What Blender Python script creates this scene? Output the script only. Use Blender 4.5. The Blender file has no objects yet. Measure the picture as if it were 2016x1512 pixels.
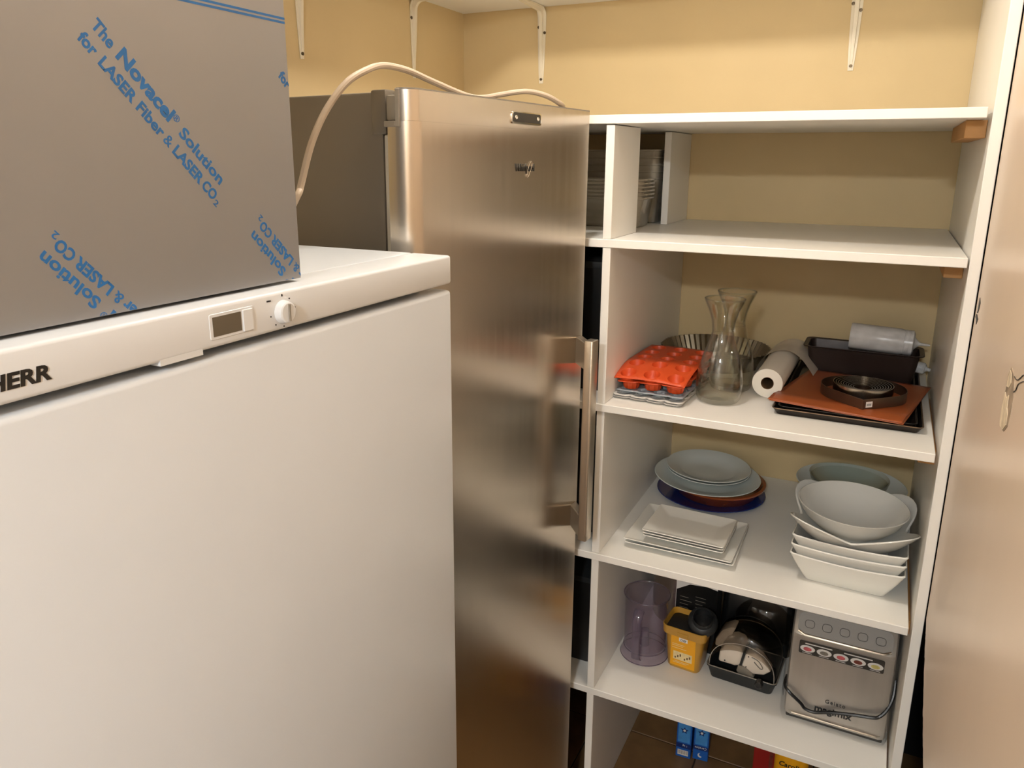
import bpy, bmesh, math, random
from mathutils import Vector, Matrix
random.seed(7)
PI = math.pi
sc = bpy.context.scene
COL = sc.collection

# ------------------------------------------------------------------ camera
cam_d = bpy.data.cameras.new('camera'); cam = bpy.data.objects.new('camera', cam_d); COL.objects.link(cam)
Rr = ((0.896038, 0.443949, 0.004976), (-0.115627, 0.222523, 0.968046), (0.428656, -0.867982, 0.250722))
mw = Matrix.Identity(4)
for j in range(3):
    for i in range(3): mw[i][j] = Rr[j][i]
mw.translation = (1.33554, -2.36030, 1.78574)
cam.matrix_world = mw
cam_d.sensor_fit = 'HORIZONTAL'; cam_d.sensor_width = 36; cam_d.lens = 1504.57 * 36 / 2016
cam_d.shift_x = 7.636 / 2016; cam_d.shift_y = -53.28 / 2016
cam_d.clip_start = 0.02; cam_d.clip_end = 50
sc.camera = cam
# ------------------------------------------------------------------ world, exposure, light strengths
wd = bpy.data.worlds.new('world'); sc.world = wd; wd.use_nodes = True
wd.node_tree.nodes['Background'].inputs[0].default_value = (0.5, 0.45, 0.4, 1)
wd.node_tree.nodes['Background'].inputs[1].default_value = 0.02
vs = sc.view_settings
sc.cycles.transparent_max_bounces = 32; sc.cycles.max_bounces = 12
vs.view_transform = 'Standard'; vs.look = 'None'; vs.exposure = -0.13; vs.gamma = 1.0; vs.use_curve_mapping = False
BULB_POS = (0.80, -1.20, 2.50); BULB_L = 430.0; BULB_C = (1.0, 0.935, 0.85)
HALL_POS = (1.33, -3.55, 2.36); HALL_L = 590.0; HALL_C = (0.92, 0.97, 1.0)

# ------------------------------------------------------------------ materials
def lin(c):
    return tuple(((x / 255) / 12.92 if x / 255 <= 0.04045 else ((x / 255 + 0.055) / 1.055) ** 2.4) for x in c)
def M(name, rgb, rough=0.5, metal=0.0, var=0.0, vscale=8.0, bump=0.0, bscale=60.0, stretch=None, coat=0.0, spec=0.5, sss=0.0, emit=None, alpha_t=0.0, rvar=0.0, aniso=0.0):
    m = bpy.data.materials.new(name); m.use_nodes = True
    nt = m.node_tree; b = nt.nodes['Principled BSDF']; c = lin(rgb)
    b.inputs['Base Color'].default_value = (*c, 1); b.inputs['Roughness'].default_value = rough
    b.inputs['Metallic'].default_value = metal; b.inputs['Coat Weight'].default_value = coat
    b.inputs['Specular IOR Level'].default_value = spec; b.inputs['Anisotropic'].default_value = aniso
    if alpha_t: b.inputs['Transmission Weight'].default_value = alpha_t
    if sss: b.inputs['Subsurface Weight'].default_value = sss; b.inputs['Subsurface Radius'].default_value = (.01, .01, .01)
    tc = nt.nodes.new('ShaderNodeTexCoord'); mp = nt.nodes.new('ShaderNodeMapping')
    if stretch: mp.inputs['Scale'].default_value = stretch
    nt.links.new(tc.outputs['Object'], mp.inputs['Vector'])
    nz = nt.nodes.new('ShaderNodeTexNoise'); nz.inputs['Scale'].default_value = vscale; nz.inputs['Detail'].default_value = 5
    nt.links.new(mp.outputs['Vector'], nz.inputs['Vector'])
    if var:
        rp = nt.nodes.new('ShaderNodeValToRGB')
        rp.color_ramp.elements[0].position = .3; rp.color_ramp.elements[1].position = .7
        rp.color_ramp.elements[0].color = (*[x * (1 - var) for x in c], 1); rp.color_ramp.elements[1].color = (*[min(1, x * (1 + var)) for x in c], 1)
        nt.links.new(nz.outputs['Fac'], rp.inputs['Fac']); nt.links.new(rp.outputs['Color'], b.inputs['Base Color'])
    if rvar:
        mr = nt.nodes.new('ShaderNodeMapRange'); mr.inputs['To Min'].default_value = max(0, rough - rvar); mr.inputs['To Max'].default_value = rough + rvar
        nt.links.new(nz.outputs['Fac'], mr.inputs['Value']); nt.links.new(mr.outputs['Result'], b.inputs['Roughness'])
    if bump:
        n2 = nt.nodes.new('ShaderNodeTexNoise'); n2.inputs['Scale'].default_value = bscale; n2.inputs['Detail'].default_value = 3
        nt.links.new(mp.outputs['Vector'], n2.inputs['Vector'])
        bp = nt.nodes.new('ShaderNodeBump'); bp.inputs['Strength'].default_value = bump; bp.inputs['Distance'].default_value = .002
        nt.links.new(n2.outputs['Fac'], bp.inputs['Height']); nt.links.new(bp.outputs['Normal'], b.inputs['Normal'])
    if emit:
        b.inputs['Emission Color'].default_value = (*emit[0], 1); b.inputs['Emission Strength'].default_value = emit[1]
    return m
def CLEAR(name, tint, gloss=0.06, diffuse=0.0, dcol=(230, 230, 230), ior=1.45, edge=4.0):
    """thin clear plastic / glass: tinted see-through with a Fresnel reflection and some haze"""
    m = bpy.data.materials.new(name); m.use_nodes = True; nt = m.node_tree; nt.nodes.clear()
    out = nt.nodes.new('ShaderNodeOutputMaterial'); tr = nt.nodes.new('ShaderNodeBsdfTransparent'); tr.inputs[0].default_value = (*lin(tint), 1)
    gl = nt.nodes.new('ShaderNodeBsdfGlossy'); gl.inputs['Roughness'].default_value = gloss
    f0 = ((ior - 1) / (ior + 1)) ** 2
    lw = nt.nodes.new('ShaderNodeLayerWeight'); lw.inputs[0].default_value = .5
    pw = nt.nodes.new('ShaderNodeMath'); pw.operation = 'POWER'; pw.inputs[1].default_value = edge
    fr = nt.nodes.new('ShaderNodeMath'); fr.operation = 'MULTIPLY_ADD'; fr.inputs[1].default_value = .9 - f0; fr.inputs[2].default_value = f0
    nt.links.new(lw.outputs['Facing'], pw.inputs[0]); nt.links.new(pw.outputs[0], fr.inputs[0])
    mx = nt.nodes.new('ShaderNodeMixShader')
    base = tr
    if diffuse:
        df = nt.nodes.new('ShaderNodeBsdfDiffuse'); df.inputs[0].default_value = (*lin(dcol), 1)
        m2 = nt.nodes.new('ShaderNodeMixShader'); nz = nt.nodes.new('ShaderNodeTexNoise'); nz.inputs['Scale'].default_value = 3
        mr = nt.nodes.new('ShaderNodeMapRange'); mr.inputs['To Min'].default_value = diffuse * .6; mr.inputs['To Max'].default_value = min(1, diffuse * 1.4)
        nt.links.new(nz.outputs['Fac'], mr.inputs['Value']); nt.links.new(mr.outputs['Result'], m2.inputs[0])
        nt.links.new(tr.outputs[0], m2.inputs[1]); nt.links.new(df.outputs[0], m2.inputs[2]); base = m2
    nt.links.new(fr.outputs[0], mx.inputs[0]); nt.links.new(base.outputs[0], mx.inputs[1]); nt.links.new(gl.outputs[0], mx.inputs[2])
    nt.links.new(mx.outputs[0], out.inputs[0])
    return m

m_wall = M('cream_wallboard', (212, 189, 144), .5, var=.03, vscale=5, bump=.08, bscale=250, spec=.3)
m_wallr = M('laminate_wall', (230, 209, 187), .30, var=.05, vscale=3, stretch=(1, 1, .25), bump=.03, bscale=40, spec=.55)
m_ceil = M('ceiling_paint', (236, 231, 222), .8, var=.02)
m_front = M('hall_wall_paint', (236, 230, 222), .7, var=.02)
m_void = M('cavity_shade_black', (10, 8, 6), .9, var=.2)  # near-black colour standing for the unlit hollow behind the laminate
m_board = M('white_melamine', (240, 237, 230), .35, var=.015, vscale=6, bump=.02, bscale=300, spec=.4)
m_wood = M('raw_pine_batten', (190, 140, 82), .6, var=.18, vscale=14, stretch=(1, .15, 1), bump=.15, bscale=90)
m_tile = M('brown_floor_tile', (126, 96, 62), .45, var=.25, vscale=9, bump=.1, bscale=30)
m_grout = M('tile_grout', (58, 46, 34), .9, var=.2, vscale=40)
m_bracket = M('cream_enamel', (232, 222, 200), .4, var=.03)
m_screw = M('screw_metal', (96, 84, 66), .4, metal=.8, var=.2)
m_steel = M('brushed_stainless', (204, 194, 180), .24, metal=1, var=.03, vscale=60, stretch=(1, 1, .03), bump=.03, bscale=120, rvar=.04, aniso=.75)
_tn = m_steel.node_tree.nodes.new('ShaderNodeTangent'); _tn.direction_type = 'RADIAL'; _tn.axis = 'Z'
m_steel.node_tree.links.new(_tn.outputs[0], m_steel.node_tree.nodes['Principled BSDF'].inputs['Tangent'])
m_fridge_side = M('grey_fridge_paint', (112, 106, 96), .38, metal=.35, var=.03)
m_plast_grey = M('grey_plastic', (132, 124, 112), .45, var=.04)
m_plast_dk = M('dark_grey_plastic', (52, 48, 42), .45, var=.06)
m_gasket = M('pale_gasket', (176, 170, 158), .6, var=.04)
m_chrome = M('polished_metal', (222, 216, 206), .12, metal=1, var=.03)
m_handle = M('satin_aluminium', (196, 186, 170), .3, metal=.85, var=.03, vscale=50, stretch=(1, 1, .05))
m_freezer = M('white_freezer_enamel', (208, 213, 218), .28, var=.01, bump=.015, bscale=350, spec=.5)
m_fz_plast = M('white_freezer_plastic', (214, 217, 220), .35, var=.01)
m_lcd = M('lcd_glass', (92, 84, 70), .15, var=.06)
m_black = M('black_print', (20, 18, 17), .5, var=.1)
m_film = M('film_covered_steel', (144, 145, 147), .30, metal=.55, var=.03, vscale=4, bump=.03, bscale=25)
m_blue_ink = M('blue_film_print', (24, 98, 160), .45, var=.1, vscale=90)
m_cord = M('grey_cable_jacket', (176, 160, 140), .5, var=.06, vscale=20)
m_orange = M('orange_silicone', (208, 78, 34), .42, var=.05, spec=.4)
m_gsil = M('grey_silicone', (150, 158, 164), .35, var=.06, spec=.5)
m_gsil_l = M('pale_grey_silicone', (206, 202, 196), .4, var=.05)
m_tin = M('worn_tinplate', (134, 124, 104), .34, metal=.9, var=.2, vscale=20)
m_glass = CLEAR('carafe_glass', (250, 250, 246), .02, ior=1.6, edge=2.8)
m_glass2 = CLEAR('bowl_glass', (251, 253, 252), .02, ior=1.55, edge=3.0)
m_paper = M('baking_parchment', (246, 240, 228), .7, var=.02)
m_paper_t = CLEAR('loose_parchment', (235, 228, 212), .4, diffuse=.72, dcol=(242, 234, 220))
m_card = M('brown_cardboard_core', (112, 84, 52), .8, var=.1)
m_tray = M('black_baking_steel', (40, 34, 30), .35, metal=.5, var=.25, vscale=15)
m_trayrim = M('worn_tray_rim', (128, 108, 88), .4, metal=.8, var=.3, vscale=30)
m_mat = M('terracotta_silicone_mat', (156, 80, 40), .38, var=.14, vscale=7, spec=.5)
m_loaf = M('dark_nonstick_steel', (44, 32, 27), .4, metal=.2, var=.1)
m_sqz = CLEAR('frosted_squeeze_plastic', (236, 236, 236), .25, diffuse=.66, dcol=(242, 240, 238))
m_ring = M('stainless_ring', (190, 180, 164), .2, metal=1, var=.05)
m_framest = M('dull_steel_strip', (112, 94, 78), .32, metal=.85, var=.08)
m_label_w = M('white_label', (236, 232, 226), .5, var=.02)
m_porc = M('white_porcelain', (234, 232, 224), .12, var=.01, spec=.6, coat=.3)
m_porc_b = M('bluish_white_porcelain', (218, 224, 220), .14, var=.01, spec=.6, coat=.3)
m_blue = M('cobalt_glaze', (20, 44, 112), .15, var=.08, coat=.4)
m_terra = M('terracotta_glaze', (150, 74, 34), .2, var=.12, coat=.4)
m_jug = CLEAR('smoky_lilac_plastic', (243, 239, 244), .05, diffuse=.035, dcol=(200, 190, 204))
m_jug2 = CLEAR('thick_lilac_plastic', (206, 196, 210), .05, diffuse=.14, dcol=(200, 188, 204))
m_amber = M('amber_tub_plastic', (190, 142, 50), .3, var=.05, coat=.2)
m_yellow = M('yellow_printed_label', (240, 170, 18), .4, var=.05)
m_cream = M('cream_print', (236, 214, 160), .5, var=.08, vscale=80)
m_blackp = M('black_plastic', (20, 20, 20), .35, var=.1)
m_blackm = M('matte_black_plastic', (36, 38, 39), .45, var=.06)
m_dome = CLEAR('smoky_clear_acrylic', (206, 200, 192), .04, ior=1.5)
m_dome2 = CLEAR('acrylic_edge', (150, 142, 132), .05, ior=1.6, diffuse=.6, dcol=(200, 190, 178))
m_white = M('white_plastic', (226, 214, 198), .35, var=.02)
m_silver = M('brushed_silver_shell', (196, 190, 182), .36, metal=.6, var=.04, vscale=50, stretch=(1, 1, .05))
m_silver2 = M('silver_control_plate', (124, 118, 110), .50, metal=.15, var=.04)
m_wrap = CLEAR('clear_wrap_film', (250, 250, 250), .10, ior=1.3, diffuse=.015)
m_red = M('red_print', (150, 22, 16), .4, var=.1)
m_salt = M('blue_carton', (26, 96, 186), .4, var=.06)
m_salt2 = M('light_blue_print', (70, 146, 214), .4, var=.15, vscale=40)
m_salt3 = M('navy_print', (14, 44, 112), .4, var=.08)
m_tub = CLEAR('clear_tub_plastic', (240, 238, 232), .12, diffuse=.34, dcol=(240, 232, 216))
m_pink = M('pink_print', (206, 96, 100), .5, var=.2, vscale=80)
m_choc = M('brown_red_print', (120, 50, 36), .5, var=.3, vscale=80)
m_vanil = M('pale_yellow_print', (214, 200, 120), .5, var=.2, vscale=80)

# ------------------------------------------------------------------ mesh helpers
class MB:
    def __init__(s): s.v = []; s.f = []
    def add(s, vs_, fs):
        o = len(s.v); s.v += [tuple(v) for v in vs_]; s.f += [tuple(i + o for i in f) for f in fs]; return s
    def box(s, x0, x1, y0, y1, z0, z1):
        return s.add([(x, y, z) for x in (x0, x1) for y in (y0, y1) for z in (z0, z1)],
                     [(0, 1, 3, 2), (4, 6, 7, 5), (0, 4, 5, 1), (2, 3, 7, 6), (0, 2, 6, 4), (1, 5, 7, 3)])
    def lathe(s, prof, n=40, c=(0, 0, 0), rfun=None, close=False):
        vs_ = []; fs = []; k = len(prof)
        for i in range(n):
            a = 2 * PI * i / n
            for (r, z) in prof:
                rr = r if rfun is None else rfun(r, z, a)
                vs_.append((c[0] + rr * math.cos(a), c[1] + rr * math.sin(a), c[2] + z))
        for i in range(n):
            j = (i + 1) % n
            for q in range(k - 1 + (1 if close else 0)):
                q2 = (q + 1) % k
                fs.append((i * k + q, j * k + q, j * k + q2, i * k + q2))
        return s.add(vs_, fs)
    def tube(s, pts, r, n=10, caps=True):
        P = [Vector(p) for p in pts]; vs_ = []; fs = []; up = Vector((0, 0, 1)); prev = None
        for i, p in enumerate(P):
            t = (P[min(i + 1, len(P) - 1)] - P[max(i - 1, 0)]).normalized()
            if prev is None:
                a = t.cross(up) if abs(t.dot(up)) < .95 else t.cross(Vector((1, 0, 0)))
            else: a = prev - t * prev.dot(t)
            a.normalize(); b = t.cross(a); prev = a
            rr = r[i] if isinstance(r, (list, tuple)) else r
            for k in range(n):
                q = 2 * PI * k / n; vs_.append(p + a * (rr * math.cos(q)) + b * (rr * math.sin(q)))
        for i in range(len(P) - 1):
            for k in range(n):
                l = (k + 1) % n; fs.append((i * n + k, i * n + l, (i + 1) * n + l, (i + 1) * n + k))
        if caps: fs.append(tuple(range(n))[::-1]); fs.append(tuple((len(P) - 1) * n + k for k in range(n)))
        return s.add(vs_, fs)
    def prism(s, poly, z0, z1, ax='z'):
        n = len(poly)
        def mk(a, b, h): return {'z': (a, b, h), 'x': (h, a, b), 'y': (a, h, b)}[ax]
        vs_ = [mk(a, b, z0) for a, b in poly] + [mk(a, b, z1) for a, b in poly]
        fs = [tuple(range(n))[::-1], tuple(range(n, 2 * n))] + [(i, (i + 1) % n, n + (i + 1) % n, n + i) for i in range(n)]
        return s.add(vs_, fs)
    def grid(s, fn, nu, nv):
        vs_ = [fn(i / nu, j / nv) for i in range(nu + 1) for j in range(nv + 1)]
        fs = [(i * (nv + 1) + j, (i + 1) * (nv + 1) + j, (i + 1) * (nv + 1) + j + 1, i * (nv + 1) + j + 1) for i in range(nu) for j in range(nv)]
        return s.add(vs_, fs)
    def rings(s, loops, cap0=True, cap1=True, closed=False):
        """loops: list of equal-length vertex loops bridged one after another"""
        n = len(loops[0]); vs_ = [p for l in loops for p in l]; fs = []
        L = len(loops)
        for i in range(L if closed else L - 1):
            i2 = (i + 1) % L
            for k in range(n):
                l = (k + 1) % n; fs.append((i * n + k, i * n + l, i2 * n + l, i2 * n + k))
        if cap0 and not closed: fs.append(tuple(range(n))[::-1])
        if cap1 and not closed: fs.append(tuple((L - 1) * n + k for k in range(n)))
        return s.add(vs_, fs)
    def xf(s, m):
        s.v = [tuple(m @ Vector(v)) for v in s.v]; return s
    def build(s, name, mat, parent=None, smooth=False, bevel=0, seg=2, solid=0, loc=None, rot=None, angle=35):
        me = bpy.data.meshes.new(name); me.from_pydata(s.v, [], s.f); me.update()
        bm = bmesh.new(); bm.from_mesh(me)
        bmesh.ops.remove_doubles(bm, verts=bm.verts, dist=1e-6)
        bmesh.ops.recalc_face_normals(bm, faces=bm.faces)
        if bevel:
            bmesh.ops.bevel(bm, geom=[e for e in bm.edges if len(e.link_faces) == 2 and e.calc_face_angle(0) > .6], offset=bevel, segments=seg, profile=.5, affect='EDGES')
        bm.to_mesh(me); bm.free()
        me.materials.append(mat)
        o = bpy.data.objects.new(name, me); COL.objects.link(o)
        if smooth or (bevel and seg > 1):
            for p in me.polygons: p.use_smooth = True
            try: me.set_sharp_from_angle(angle=math.radians(angle))
            except Exception: pass
        if parent: o.parent = parent
        if loc: o.location = loc
        if rot: o.rotation_euler = rot
        if solid:
            md = o.modifiers.new('thick', 'SOLIDIFY'); md.thickness = solid; md.offset = -1
        return o
def box(name, mat, x0, x1, y0, y1, z0, z1, parent=None, bevel=0, seg=2, **k):
    return MB().box(x0, x1, y0, y1, z0, z1).build(name, mat, parent, bevel=bevel, seg=seg, **k)
def thing(name, label, cat, loc=(0, 0, 0), rz=0, group=None):
    o = bpy.data.objects.new(name, None); COL.objects.link(o); o.empty_display_size = .05
    o.location = loc; o.rotation_euler = (0, 0, rz); return tag(o, label, cat, group)
def tag(o, label, cat=None, group=None, kind=None):
    o['label'] = label
    if cat: o['category'] = cat
    if group: o['group'] = group
    if kind: o['kind'] = kind
    return o
def struct(o, label, cat): return tag(o, label, cat, kind='structure')
def dup(root, loc=None, rot=None, label=None):
    r = root.copy(); COL.objects.link(r)
    if loc: r.location = loc
    if rot: r.rotation_euler = rot
    if label: r['label'] = label
    for ch in list(root.children):
        c = ch.copy(); COL.objects.link(c); c.parent = r
        for g in list(ch.children):
            d = g.copy(); COL.objects.link(d); d.parent = c
    return r
def rrect(x0, x1, y0, y1, r, n=5):
    pts = []
    for cx, cy, a0 in ((x1 - r, y1 - r, 0), (x0 + r, y1 - r, PI / 2), (x0 + r, y0 + r, PI), (x1 - r, y0 + r, 1.5 * PI)):
        for i in range(n + 1):
            a = a0 + PI / 2 * i / n; pts.append((cx + r * math.cos(a), cy + r * math.sin(a)))
    return pts
def loop(poly, z): return [(a, b, z) for a, b in poly]
def text(name, body, size, mat, parent, origin, ux, uy, depth=.0004, bold=0.0, shear=0.0, align='LEFT', clip=None, spacing=1.0, width=None):
    """flat lettering: ux = reading direction, uy = up direction; origin = baseline start (or end when align is RIGHT)"""
    cu = bpy.data.curves.new(name, 'FONT'); cu.body = body; cu.size = size; cu.align_x = align
    cu.offset = bold * size; cu.shear = shear; cu.extrude = depth; cu.space_character = spacing; cu.resolution_u = 3
    to = bpy.data.objects.new(name, cu); COL.objects.link(to)
    bpy.context.view_layer.update()
    me = bpy.data.meshes.new_from_object(to.evaluated_get(bpy.context.evaluated_depsgraph_get()))
    bpy.data.objects.remove(to); bpy.data.curves.remove(cu)
    ux = Vector(ux).normalized(); uy = Vector(uy).normalized(); uz = ux.cross(uy)
    sx = 1.0
    if width:
        xs = [v.co.x for v in me.vertices]; sx = width / (max(xs) - min(xs))
    for v in me.vertices:
        c = v.co.copy(); v.co = Vector(origin) + ux * (c.x * sx) + uy * c.y + uz * c.z
    if clip:
        bm = bmesh.new(); bm.from_mesh(me)
        for co, no in clip:
            bmesh.ops.bisect_plane(bm, geom=bm.verts[:] + bm.edges[:] + bm.faces[:], plane_co=co, plane_no=no, clear_outer=True)
        bm.to_mesh(me); bm.free()
    me.name = name; me.materials.clear(); me.materials.append(mat)
    o = bpy.data.objects.new(name, me); COL.objects.link(o)
    if parent: o.parent = parent
    return o
def spline(pts, n=8):
    P = [Vector(p) for p in pts]; out = []
    for i in range(len(P) - 1):
        a = P[max(i - 1, 0)]; b = P[i]; c = P[i + 1]; d = P[min(i + 2, len(P) - 1)]
        for k in range(n):
            t = k / n; out.append(.5 * ((2 * b) + (c - a) * t + (2 * a - 5 * b + 4 * c - d) * t * t + (3 * b - a - 3 * c + d) * t ** 3))
    out.append(P[-1]); return out

# ------------------------------------------------------------------ room shell
RX = 1.4975; FY = -4.3; CZ = 2.75
struct(box('wall_left', m_wall, -.10, 0, FY, .10, 0, CZ), 'cream wall behind the fridge and the white freezer', 'wall')
struct(box('wall_back', m_wall, 0, RX + .1, 0, .10, 0, CZ), 'cream wallboard wall behind the white shelves', 'wall')
struct(box('wall_front', m_front, -.10, RX + .1, FY - .1, FY, 0, CZ), 'plain pale wall facing the shelves', 'wall')
struct(box('ceiling', m_ceil, -.10, RX + .1, FY - .1, .10, CZ, CZ + .1), 'plain off-white ceiling', 'ceiling')
fl = struct(box('floor', m_grout, -.10, RX + .4, FY - .1, .10, -.06, -.004), 'brown tiled floor under the shelves and fridge', 'floor')
TS = .33
tile0 = None
for i in range(5):
    for j in range(14):
        x0 = .013 + (i - .0) * TS - .33 + .33; y1 = .022 - j * TS
        if tile0 is None:
            tile0 = MB().box(-.163, .163, -.163, .163, -.004, 0).build('tile', m_tile, fl, bevel=.0015, seg=1); o = tile0
        else:
            o = tile0.copy(); COL.objects.link(o); o.parent = fl
        o.location = (x0 + .148, y1 - .165, 0)
# right wall: one laminate sheet with a broken lower edge, black sheets behind it paint in the dark of the cavity
edge = [(-.702, .862), (-.737, .840), (-.78, .819), (-.83, .797), (-.896, .772), (-.95, .760), (-1.024, .747), (-1.10, .733), (-1.2, .722), (-1.34, .708), (-1.5, .70), (-1.7, .695)]
rag = []
for k in range(len(edge) - 1):
    (a, b), (c, d) = edge[k], edge[k + 1]
    for q in range(6):
        t = q / 6; rag.append((a + (c - a) * t + random.uniform(-.003, .003), b + (d - b) * t + random.uniform(-.0035, .0035)))
poly = [(-.702, CZ)] + rag + [(-1.7, .695), (-1.72, 0.0), (FY, 0.0), (FY, CZ)]
wr = struct(MB().prism(poly, RX, RX + .012, ax='x').build('wall_right', m_wallr), 'glossy beige laminate wall beside the shelves, torn and marked', 'wall')
struct(box('cavity_black_1', m_void, RX + .30, RX + .34, FY, .1, -.05, CZ), 'black sheet painting in the cavity dark behind the broken laminate wall', 'wall backing')
struct(MB().box(RX + .0005, RX + .30, -.02, .10, -.05, CZ).build('cavity_black_2', m_void), 'black end sheet painting in the cavity dark behind the shelf side panel', 'wall backing')
# damage marks on the laminate
def blotch(name, mat, cy, cz, pts, t=.0008):
    return MB().prism([(cy + a, cz + b) for a, b in pts], RX - t, RX + .0004, ax='x').build(name, mat, wr)
m_tear = M('torn_laminate_fibre', (214, 196, 168), .8, var=.25, vscale=60, bump=.6, bscale=120)
m_tear2 = M('exposed_grey_board', (150, 132, 112), .85, var=.3, vscale=50)
tear = [(-1.213, 1.528), (-1.2, 1.514), (-1.199, 1.495), (-1.196, 1.473), (-1.198, 1.459), (-1.207, 1.445), (-1.238, 1.448), (-1.26, 1.462), (-1.265, 1.481), (-1.262, 1.502), (-1.251, 1.522)]
blotch('torn_patch', m_tear2, 0, 0, [(y + random.uniform(-.003, .003), z) for y, z in tear])
tear_low = [(-1.206, 1.492), (-1.200, 1.470), (-1.200, 1.457), (-1.209, 1.446), (-1.236, 1.449), (-1.254, 1.461), (-1.252, 1.474), (-1.240, 1.480), (-1.236, 1.496), (-1.222, 1.488)]
blotch('torn_patch', m_tear, 0, 0, tear_low, .0016)
blotch('torn_patch', m_tear, 0, 0, [(-1.214, 1.524), (-1.207, 1.512), (-1.206, 1.500), (-1.226, 1.503), (-1.236, 1.512), (-1.228, 1.522)], .0013)
blotch('hole', m_black, 0, 0, [(-.742, 1.545), (-.737, 1.535), (-.740, 1.524), (-.733, 1.515), (-.745, 1.517), (-.756, 1.528), (-.760, 1.538)])
blotch('hole', m_black, 0, 0, [(-.722, 1.511), (-.718, 1.505), (-.735, 1.503), (-.748, 1.496), (-.752, 1.500), (-.764, 1.509), (-.750, 1.510), (-.738, 1.513)])
for ln in ([(-1.261, 1.507), (-1.276, 1.514), (-1.286, 1.524), (-1.316, 1.535)], [(-1.249, 1.524), (-1.274, 1.526), (-1.308, 1.541)]):
    MB().tube(spline([(RX - .0006, y, z) for y, z in ln], 6), .0006, 6).build('pen_line', m_black, wr)

# ------------------------------------------------------------------ lamps of the room
t = thing('ceiling_lamp', 'bare bulb hanging from the ceiling above the freezer', 'lamp', (BULB_POS[0], BULB_POS[1], CZ))
MB().lathe([(0, 0), (.05, 0), (.05, -.012), (.02, -.03), (0, -.03)], 24).build('ceiling_rose', m_white, t, smooth=True)
MB().tube([(0, 0, -.03), (0, 0, -.16)], .004).build('cord', m_white, t)
MB().lathe([(0, -.15), (.016, -.15), (.018, -.205), (0, -.205)], 20).build('socket', m_white, t, smooth=True)
m_bulb = M('lit_bulb', (255, 240, 210), .5, emit=(BULB_C, BULB_L))
MB().lathe([(0.001, -.2045), (.016, -.206), (.034, -.225), (.042, -.25), (.034, -.279), (.018, -.290), (0.001, -.2925)], 20).build('bulb', m_bulb, t, smooth=True)
t = thing('ceiling_light', 'round opal ceiling light in the passage facing the shelves', 'lamp', (HALL_POS[0], HALL_POS[1], CZ))
MB().tube([(0, 0, 0), (0, 0, HALL_POS[2] - CZ + .03)], .012).build('stem', m_white, t)
MB().lathe([(0, HALL_POS[2] - CZ + .03), (.10, HALL_POS[2] - CZ + .03), (.11, HALL_POS[2] - CZ + .001), (0, HALL_POS[2] - CZ + .001)], 32).build('housing', m_white, t, smooth=True)
m_opal = M('lit_opal_glass', (255, 250, 245), .5, emit=(HALL_C, HALL_L))
MB().lathe([(0, 0), (.09, 0), (.075, -.03), (.04, -.045), (0, -.05)], 32, c=(0, 0, HALL_POS[2] - CZ)).build('diffuser', m_opal, t, smooth=True)

# ------------------------------------------------------------------ white shelving unit
ZA, ZB, ZC, ZD, ZE, T = 1.8801, 1.6108, 1.2199, .8254, .4295, .0189
SX1 = 1.4697; DXL, DXR = .7534, .7727; PX = 1.476
su = thing('shelving_unit', 'white built-in shelving unit with divider along the back wall', 'shelving unit', (1.1, -.35, 0))
W2S = Matrix.Translation((-1.1, .35, 0))
def sbox(name, mat, *a, **k):
    return MB().box(*a).xf(W2S).build(name, mat, su, **k)
for z, x1, y0 in ((ZA, SX1 - .002, -.700), (ZB, SX1 + .003, -.700), (ZC, SX1 - .001, -.703), (ZD, SX1 - .001, -.703), (ZE, SX1 + .002, -.700)):
    sbox('shelf_board', m_board, .01, x1, y0, -.002, z - T, z, bevel=.0012, seg=1)
for z0, z1 in ((0, ZE - T), (ZE, ZD - T), (ZD, ZC - T), (ZC, ZB - T)):
    sbox('divider', m_board, DXL, DXR, -.6985, -.002, z0 + .0004, z1 - .0004, bevel=.001, seg=1)
sbox('divider', m_board, .752, .7715, -.697, -.505, ZB + .0003, ZA - T - .002, bevel=.001, seg=1)
sbox('divider', m_board, .757, .7755, -.230, -.003, ZB + .0003, ZA - T - .002, bevel=.001, seg=1)
sbox('side_panel', m_board, PX, RX - .002, -.700, -.002, .0005, 2.60, bevel=.001, seg=1)
for z, y0, w_ in ((ZA, -.630, .036), (ZB, -.600, .034), (ZC, -.620, .032), (ZD, -.640, .034)):
    sbox('batten', m_wood, PX - w_, PX - .0005, y0, -.22, z - T - .033, z - T - .0005, bevel=.001, seg=1)

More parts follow.
